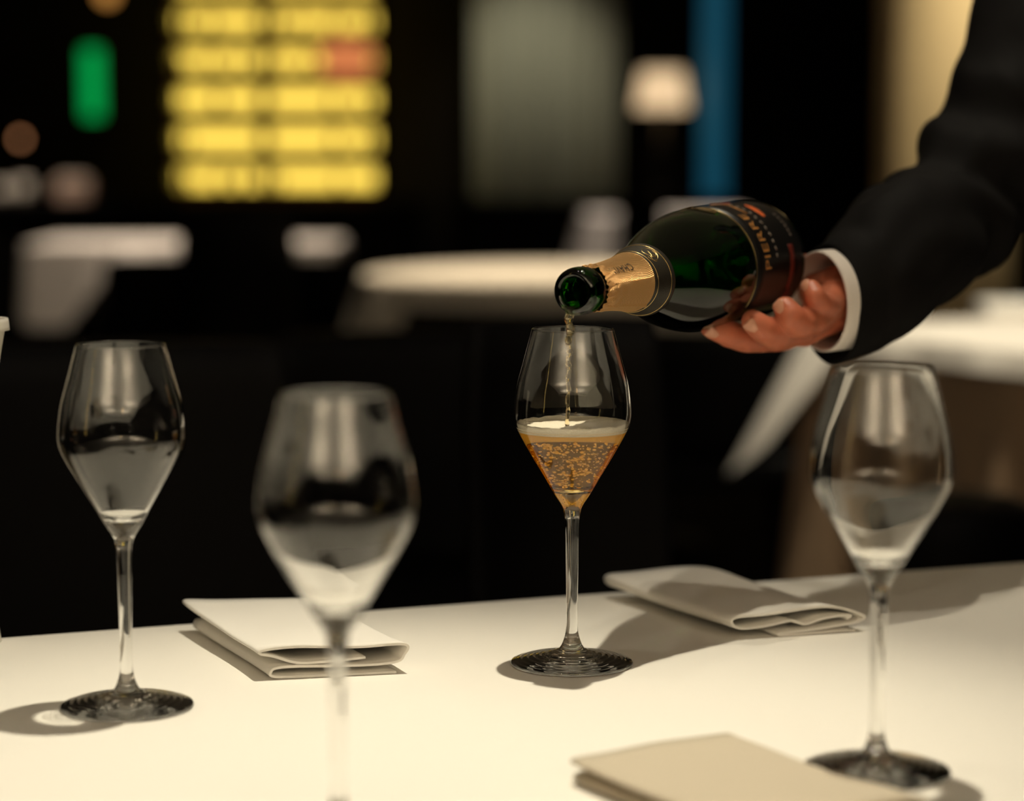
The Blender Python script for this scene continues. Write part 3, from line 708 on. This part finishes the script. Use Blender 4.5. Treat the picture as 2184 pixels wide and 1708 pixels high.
# ------------------------------------------------------------------ chairs
def chair(name, loc, rz, label, w=0.46, h=0.86, group='black dining chairs'):
    c = empty(name, (loc[0], loc[1], 0), rz, label, 'chair', group)
    box('seat', (-w/2, -0.22, 0.40), (w/2, 0.22, 0.47), M['black_leather'], c, 0.025)
    # upholstered back, slightly curved, local +Y is the back side
    rings = []
    for k in range(9):
        q = k/8; z = 0.46+(h-0.46)*q; yo = 0.20+0.05*q; row = []
        for j in range(24):
            a = 2*math.pi*j/24; ca_, sa_ = math.cos(a), math.sin(a)
            ww = w/2*(1-0.10*max(0, q-0.8)/0.2)
            x = ww*math.copysign(abs(ca_)**0.4, ca_); y = 0.03*math.copysign(abs(sa_)**0.6, sa_)*(1 if q < 0.95 else 0.75)
            row.append((x, yo+y-0.05*(x/ww)**2, z))
        rings.append(row)
    v, f = loft(rings, True, True, True); mk('backrest', v, f, M['black_leather'], c)
    for sx in (-1, 1):
        for sy in (-1, 1):
            tube('leg', [(sx*(w/2-0.04), sy*0.18, 0.41), (sx*(w/2-0.02), sy*0.20, 0.0)], [0.018, 0.012], M['black_wood'], c, 8)
    return c
def at(px, Y): return ((px-CX)/F*Y, Y)
chair('dining_chair', at(250, 2.55), 0.25, 'black upholstered chair behind the table, left of the filled glass')
chair('dining_chair', at(980, 3.25), 0.25, 'black upholstered chair behind the table, behind the filled glass', 0.5, 0.82)
chair('dining_chair', at(1330, 2.42), 0.3, 'black upholstered chair behind the table, under the held bottle', 0.24, 0.90)
chair('dining_chair', at(524, 6.7), 3.14, 'black chair in front of the distant table below the yellow shelves', 0.33, 0.92)
chair('dining_chair', at(1500, 4.9), 3.14, 'low black chair in front of the round table, below the bottle', 0.42, 0.725)
chair('dining_chair', at(325, 7.75), 3.14, 'low black chair pushed against the distant left table, beside its hanging cloth', 0.27, 0.735)
chair('dining_chair', at(694, 7.75), 3.14, 'low black chair at the right end of the distant left table', 0.26, 0.735)
chair('dining_chair', at(1356, 11.0), 3.2, 'black chair in front of the farthest table behind the bottle', 0.22, 0.86)
chair('dining_chair', at(1055, 5.25), 3.1, 'black chair in front of the round white table', 0.40, 0.74)
tub = empty('stool', (*at(2040, 3.25), 0), 0.2, 'low black rounded stool in front of the right tablecloth', 'stool')
v, f = lathe(catmull([(0, 0.40), (0.10, 0.40), (0.125, 0.42), (0.13, 0.50), (0.12, 0.575), (0.09, 0.60), (0, 0.605)], 4), 32); mk('cushion', v, f, M['black_leather'], tub)
for a in range(4): tube('leg', [(0.09*math.cos(a*1.571+.78), 0.09*math.sin(a*1.571+.78), 0.41), (0.11*math.cos(a*1.571+.78), 0.11*math.sin(a*1.571+.78), 0)], 0.013, M['black_wood'], tub, 8)
# ------------------------------------------------------------------ background tables
def tspot(name, x, y, power, size=30, color=WARM): spot(name, (x, y, CEIL-0.05), (x, y, TZ), power, size, 0.8, 0.04, color)
mx, my = at(1290, 6.3)
table((mx, my, TZ-0.004), 0, 0.66, 0.66, 'round table in the middle distance behind the bottle', round_=True)
tag(cloth_mesh('tablecloth', 0.66, 0.66, 0.655, 0.24, M['cloth_far'], (mx, my, TZ), 0.2, 0.05, 10, 0.04, seed=5), 'white cloth on the round table behind the bottle neck', 'tablecloth', 'white cloths on the distant tables')
tspot('spot_round', mx-0.2, my+0.1, 240, 40, (1.0, 0.82, 0.56))
lx0, lx1 = at(88, 8.5)[0], at(730, 8.5)[0]
lx = (lx0+lx1)/2
table((lx, 8.5, TZ-0.004), 0.03, (lx1-lx0)/2, 0.34, 'rectangular table in the far left distance below the yellow shelves')
tag(cloth_mesh('tablecloth', (lx1-lx0)/2, 0.34, 0.02, 0.03, M['cloth_far'], (lx, 8.5, TZ), 0.03, 0.008, 9, 0.01, corner=0.01, seed=6, cdrop=0.25, cw=0.62), 'white cloth on the distant left table below the yellow shelves', 'tablecloth', 'white cloths on the distant tables')
spot('spot_left_table', (lx0+0.25, 8.1, CEIL-0.05), (lx, 8.45, TZ), 260, 46, 0.8, 0.04, (1.0, 0.84, 0.68))
fx, fy = at(1420, 12.0)
table((fx, fy, TZ-0.004), 0.0, 0.42, 0.40, 'farthest table behind the bottle')
tag(cloth_mesh('tablecloth', 0.42, 0.40, 0.02, 0.24, M['cloth_far'], (fx, fy, TZ), 0.0, 0.02, 9, 0.03, corner=0.08, seed=7, cdrop=0.06), 'white cloth on the farthest table just above the bottle', 'tablecloth', 'white cloths on the distant tables')
spot('spot_far_table', (fx-0.1, fy-0.5, CEIL-0.05), (fx, fy-0.1, TZ), 160, 44, 0.8, 0.04, (1.0, 0.86, 0.74))
# right table: square, its corner points at the viewer's left
cr = Vector((*at(1715, 4.45), TZ)); u1 = Vector((math.cos(rad(-60)), math.sin(rad(-60)), 0)); u2 = Vector((-u1.y, u1.x, 0))
rc = cr+(u1+u2)*0.43; RR = math.atan2(u1.y, u1.x)
table((rc.x, rc.y, TZ-0.010), RR, 0.43, 0.43, 'square table on the right behind the sleeve')
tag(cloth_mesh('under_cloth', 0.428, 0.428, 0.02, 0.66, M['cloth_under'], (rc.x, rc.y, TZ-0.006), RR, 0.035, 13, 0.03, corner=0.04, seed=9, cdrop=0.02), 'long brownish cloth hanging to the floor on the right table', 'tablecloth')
tag(cloth_mesh('tablecloth', 0.432, 0.432, 0.02, 0.035, M['cloth_far'], (rc.x, rc.y, TZ), RR, 0.006, 13, 0.01, corner=0.15, seed=10, cdrop=0.27, cw=0.29), 'white overlay cloth with hanging corner on the right table behind the sleeve', 'tablecloth', 'white cloths on the distant tables')
spot('spot_right_table', (rc.x-0.35, rc.y-0.25, CEIL-0.05), (rc.x-0.1, rc.y, TZ), 200, 44, 0.8, 0.03)
nk = P(2165, 640, 4.75)
o = box('folded_napkin', (nk.x-0.07, 4.68, TZ+0.0005), (nk.x+0.09, 4.82, TZ+0.03), M['napkin'], None, 0.012); tag(o, 'thick white napkin on the right table at the picture edge', 'napkin')
# ------------------------------------------------------------------ far wall: bar, shelves, lamp, curtain, columns
YB = 13.6
def PX(px): return (px-CX)/F*YB
def PZ(py): return P(CX, py, YB).z
ctz = PZ(424)
bar_ = empty('bar_counter', (0, 0, 0), 0, 'long black bar counter along the far wall under the yellow shelves', 'counter')
box('body', (PX(-120), YB-0.35, 0), (PX(900), YB+0.75, ctz-0.03), M['black_wood'], bar_); box('worktop', (PX(-130), YB-0.38, ctz-0.03), (PX(905), YB+0.76, ctz), M['black_wood'], bar_)
sb = empty('sideboard', (0, 0, 0), 0, 'low black sideboard under the grey curtain and table lamp', 'sideboard')
box('body', (PX(960), YB-0.25, 0), (PX(1700), YB+0.25, ctz-0.03), M['black_wood'], sb); box('top', (PX(955), YB-0.27, ctz-0.03), (PX(1705), YB+0.26, ctz), M['black_wood'], sb)
for k in range(4): box('door', (PX(965+k*183), YB-0.265, 0.08), (PX(1140+k*183), YB-0.25, ctz-0.06), M['black_wood'], sb)
M['yellow_glow'] = mat('yellow_backlight', (0.9, 0.7, 0.2), 0.5, emit=(0.96, 0.68, 0.095), estr=1.6)
M['amber_glass'] = mat('amber_glass', (0.30, 0.13, 0.015), 0.2, spec=0.5)
sh = empty('bar_shelf', (0, 0, 0), 0, 'tall backlit bar shelf glowing yellow at the upper left', 'shelf')
xl, xr, xm = PX(372), PX(803), PX(560)
zt_ = PZ(-130); ys = YB+0.30
box('side_panel', (xl-0.03, YB, ctz+0.001), (xl, ys, zt_), M['black_wood'], sh); box('side_panel', (xr, YB, ctz+0.001), (xr+0.03, ys, zt_), M['black_wood'], sh)
box('divider', (xm-0.025, YB+0.1, ctz), (xm+0.025, ys, zt_), mat('brown_wood', (0.16, 0.07, 0.015), 0.5), sh)
box('back_panel', (xl, ys, ctz), (xr, ys+0.02, zt_), M['yellow_glow'], sh)
M['shelf_board'] = mat('shelf_board', (0.22, 0.08, 0.012), 0.5)
shelf_z = []
for py in (424, 340, 255, 170, 86, 2, -82):
    z = PZ(py); shelf_z.append(z+0.065)
    box('shelf_board', (xl, YB+0.02, max(z-0.055, ctz+0.001)), (xr, ys-0.001, z+0.065), M['shelf_board'], sh)
vb_, fb_ = lathe([(0, 0), (0.026, 0), (0.028, 0.01), (0.028, 0.06), (0.012, 0.085), (0.010, 0.115), (0.012, 0.118), (0, 0.119)], 16)
bme = None; rb = random.Random(5)
order = ['lowest', 'second', 'third', 'fourth', 'fifth']
nth = ['leftmost', 'second from left', 'third from left', 'fourth from left', 'fifth from left', 'sixth from left', 'seventh from left']
for row in range(5):
    seen = 0
    for k in range(7):
        x = xl+0.05+k*(xr-xl-0.1)/6+rb.uniform(-0.03, 0.03)
        if abs(x-xm) < 0.07 or rb.random() < 0.3: continue
        if bme is None:
            o = mk('spirit_bottle', vb_, fb_, M['amber_glass']); bme = o.data
        else:
            o = bpy.data.objects.new('spirit_bottle', bme); C.objects.link(o)
        o.location = (x, YB+0.12, shelf_z[row]+0.0005); s = rb.uniform(0.65, 0.85); o.scale = (s, s, s)
        seen += 1; tag(o, 'small amber bottle on the %s glowing shelf above the counter, %s' % (order[row], nth[seen-1]), 'bottle', 'amber bottles on the %s lit shelf' % order[row])
lan = empty('lantern', (PX(748), YB-0.20, PZ(128)), 0, 'salmon pink glowing lantern hanging before the yellow shelves', 'lantern')
M['salmon_glow'] = mat('salmon_paper', (0.8, 0.4, 0.25), 0.7, emit=(1.0, 0.30, 0.10), estr=0.62)
v, f = lathe(catmull([(0.03, -0.10), (0.11, -0.085), (0.155, 0.0), (0.11, 0.085), (0.03, 0.10)], 4), 32); mk('shade', v, f, M['salmon_glow'], lan)
tube('cord', [(0, 0, 0.1), (0, 0, CEIL-PZ(128))], 0.004, M['metal_dark'], lan, 6)
def glowrod(name, px0, px1, py0, py1, Y, emit, es, label, cat, r=None):
    e = empty(name, ((px0+px1)/2*Y/F-CX*Y/F, Y, P(CX, py1, Y).z), 0, label, cat)
    hh = P(CX, py0, Y).z-P(CX, py1, Y).z; rr = (px1-px0)/2*Y/F
    v, f = lathe([(0, 0.0), (rr*0.9, 0.0), (rr, 0.01), (rr, hh-0.01), (rr*0.9, hh), (0, hh)], 24)
    mk('tube', v, f, mat(name+'_glow', emit, 0.5, emit=emit, estr=es), e)
    return e, rr, hh
e, rr, hh = glowrod('green_light', 186, 224, 105, 250, YB+0.3, (0.0, 0.55, 0.10), 0.62, 'upright green light tube left of the yellow shelves', 'light tube')
box('bracket', (-rr, 0.0, -0.03), (rr, Y1-YB-0.301, 0.0), M['metal_dark'], e)
e, rr, hh = glowrod('blue_light', 1492, 1548, -160, 424, YB, (0.010, 0.085, 0.14), 0.55, 'tall blue light column on the sideboard, right of the lamp', 'light column')
box('base', (-rr*1.2, -rr*1.2, 0.0), (rr*1.2, rr*1.2, 0.012), M['metal_dark'], e)
# table lamp
ltz = ctz; lamp = empty('table_lamp', (PX(1408), YB-0.05, ctz), 0, 'table lamp with glowing cream shade on the dark sideboard', 'table lamp')
zs0, zs1 = PZ(232)-ctz, PZ(152)-ctz
v, f = lathe([(0, 0), (0.09, 0), (0.09, 0.015), (0.03, 0.04), (0.014, 0.08), (0.014, zs0+0.02), (0, zs0+0.02)], 24); mk('stand', v, f, M['metal_dark'], lamp)
M['shade_glow'] = mat('lamp_shade', (0.9, 0.8, 0.6), 0.8, emit=(1.0, 0.70, 0.40), estr=0.85)
v, f = lathe([(0.155, zs0), (0.118, zs1), (0.114, zs1), (0.151, zs0)], 32); mk('shade', v, f, M['shade_glow'], lamp)
v, f = lathe([(0, zs0+0.02), (0.02, zs0+0.04), (0.025, zs0+0.07), (0.0, zs0+0.1)], 16); mk('bulb', v, f, M['shade_glow'], lamp)
# curtain, pier, column
M['curtain'] = mat('grey_green_curtain', (0.30, 0.30, 0.235), 0.9, spec=0.1)
cx0, cx1 = (1010-CX)/F*14.1, (1318-CX)/F*14.1
rows = [[], []]; front = []
for i in range(121):
    q = i/120; x = cx0+(cx1-cx0)*q; y = 14.15+0.035*math.sin(q*40)+0.015*math.sin(q*97+1); front.append((x, y))
v, f = loft([[(x, y, 0.02) for x, y in front]+[(x, y+0.02, 0.02) for x, y in reversed(front)], [(x, y, CEIL-0.02) for x, y in front]+[(x, y+0.02, CEIL-0.02) for x, y in reversed(front)]], True, True, True)
tag(mk('curtain', v, f, M['curtain']), 'grey green curtain hanging on the far wall behind the sideboard', 'curtain')
spot('spot_curtain', ((1120-CX)/F*14, 12.9, CEIL-0.05), ((1130-CX)/F*14, 14.15, 1.35), 75, 50, 1.0, 0.05, (1.0, 0.93, 0.74))
M['pillar'] = mat('beige_plaster', (0.62, 0.47, 0.27), 0.8, nscale=5, namt=0.05)
cxx, cyy = at(2010, 9.0)
col = empty('column', (cxx, cyy, 0), 0, 'round beige column behind the raised black sleeve', 'column')
v, f = lathe([(0.27, 0.0), (0.27, 0.12), (0.255, 0.13), (0.255, CEIL-0.001)], 64); mk('shaft', v, f, M['pillar'], col)
spot('spot_column', (cxx+0.55, cyy-1.25, CEIL-0.05), (cxx+0.02, cyy, 1.5), 155, 46, 1.0, 0.05, (1.0, 0.88, 0.60))
# things on the bar counter and small lights at the far left
def cup(px, r, h, label, m=None):
    v, f = lathe([(0, 0.0), (r*0.7, 0.0), (r*0.85, 0.01), (r, h), (r*0.93, h), (r*0.75, 0.015), (0, 0.012)], 24)
    o = mk('cup', v, f, m or M['white_ceramic']); o.location = (PX(px), YB-0.1, ctz+0.0005); return tag(o, label, 'cup', 'cups for glass gleams on the bar counter')
cup(18, 0.045, 0.09, 'white cup in place of a gleaming tumbler at the left end of the bar counter'); cup(62, 0.045, 0.11, 'taller white cup in place of a gleaming tumbler, beside the leftmost cup on the bar counter')  # white cups stand in for the gleam of glass tumblers
bx_ = empty('napkin_box', (PX(168), YB-0.1, ctz+0.0005), 0, 'pinkish white box of napkins on the bar counter', 'box')
box('body', (-0.10, -0.06, 0), (0.10, 0.06, 0.10), mat('pink_card', (0.72, 0.52, 0.42), 0.7), bx_, 0.008); box('napkins', (-0.08, -0.045, 0.101), (0.08, 0.045, 0.125), M['white_ceramic'], bx_, 0.008)
spot('spot_bar', (PX(90), YB-0.7, CEIL-0.05), (PX(90), YB-0.1, ctz), 130, 30, 0.9, 0.03, (1.0, 0.80, 0.62))
def pend(px, py, Y, r, emit, es, label):
    z = P(CX, py, Y).z; e = empty('pendant_lamp', ((px-CX)/F*Y, Y, z), 0, label, 'pendant lamp')
    v, f = lathe([(0, -r), (r*0.6, -r*0.8), (r, 0), (r*0.8, r*0.6), (r*0.3, r), (0, r)], 24); mk('globe', v, f, mat('globe_glow', emit, .5, emit=emit, estr=es), e)
    tube('cord', [(0, 0, r), (0, 0, CEIL-z)], 0.004, M['metal_dark'], e, 6)
pend(240, -14, YB-0.3, 0.05, (1.0, 0.45, 0.10), 0.8, 'orange globe pendant at the top left, between green tube and shelves')
pend(50, 297, YB-0.2, 0.02, (1.0, 0.45, 0.2), 1.1, 'tiny warm pendant bulb above the bar counter at far left')
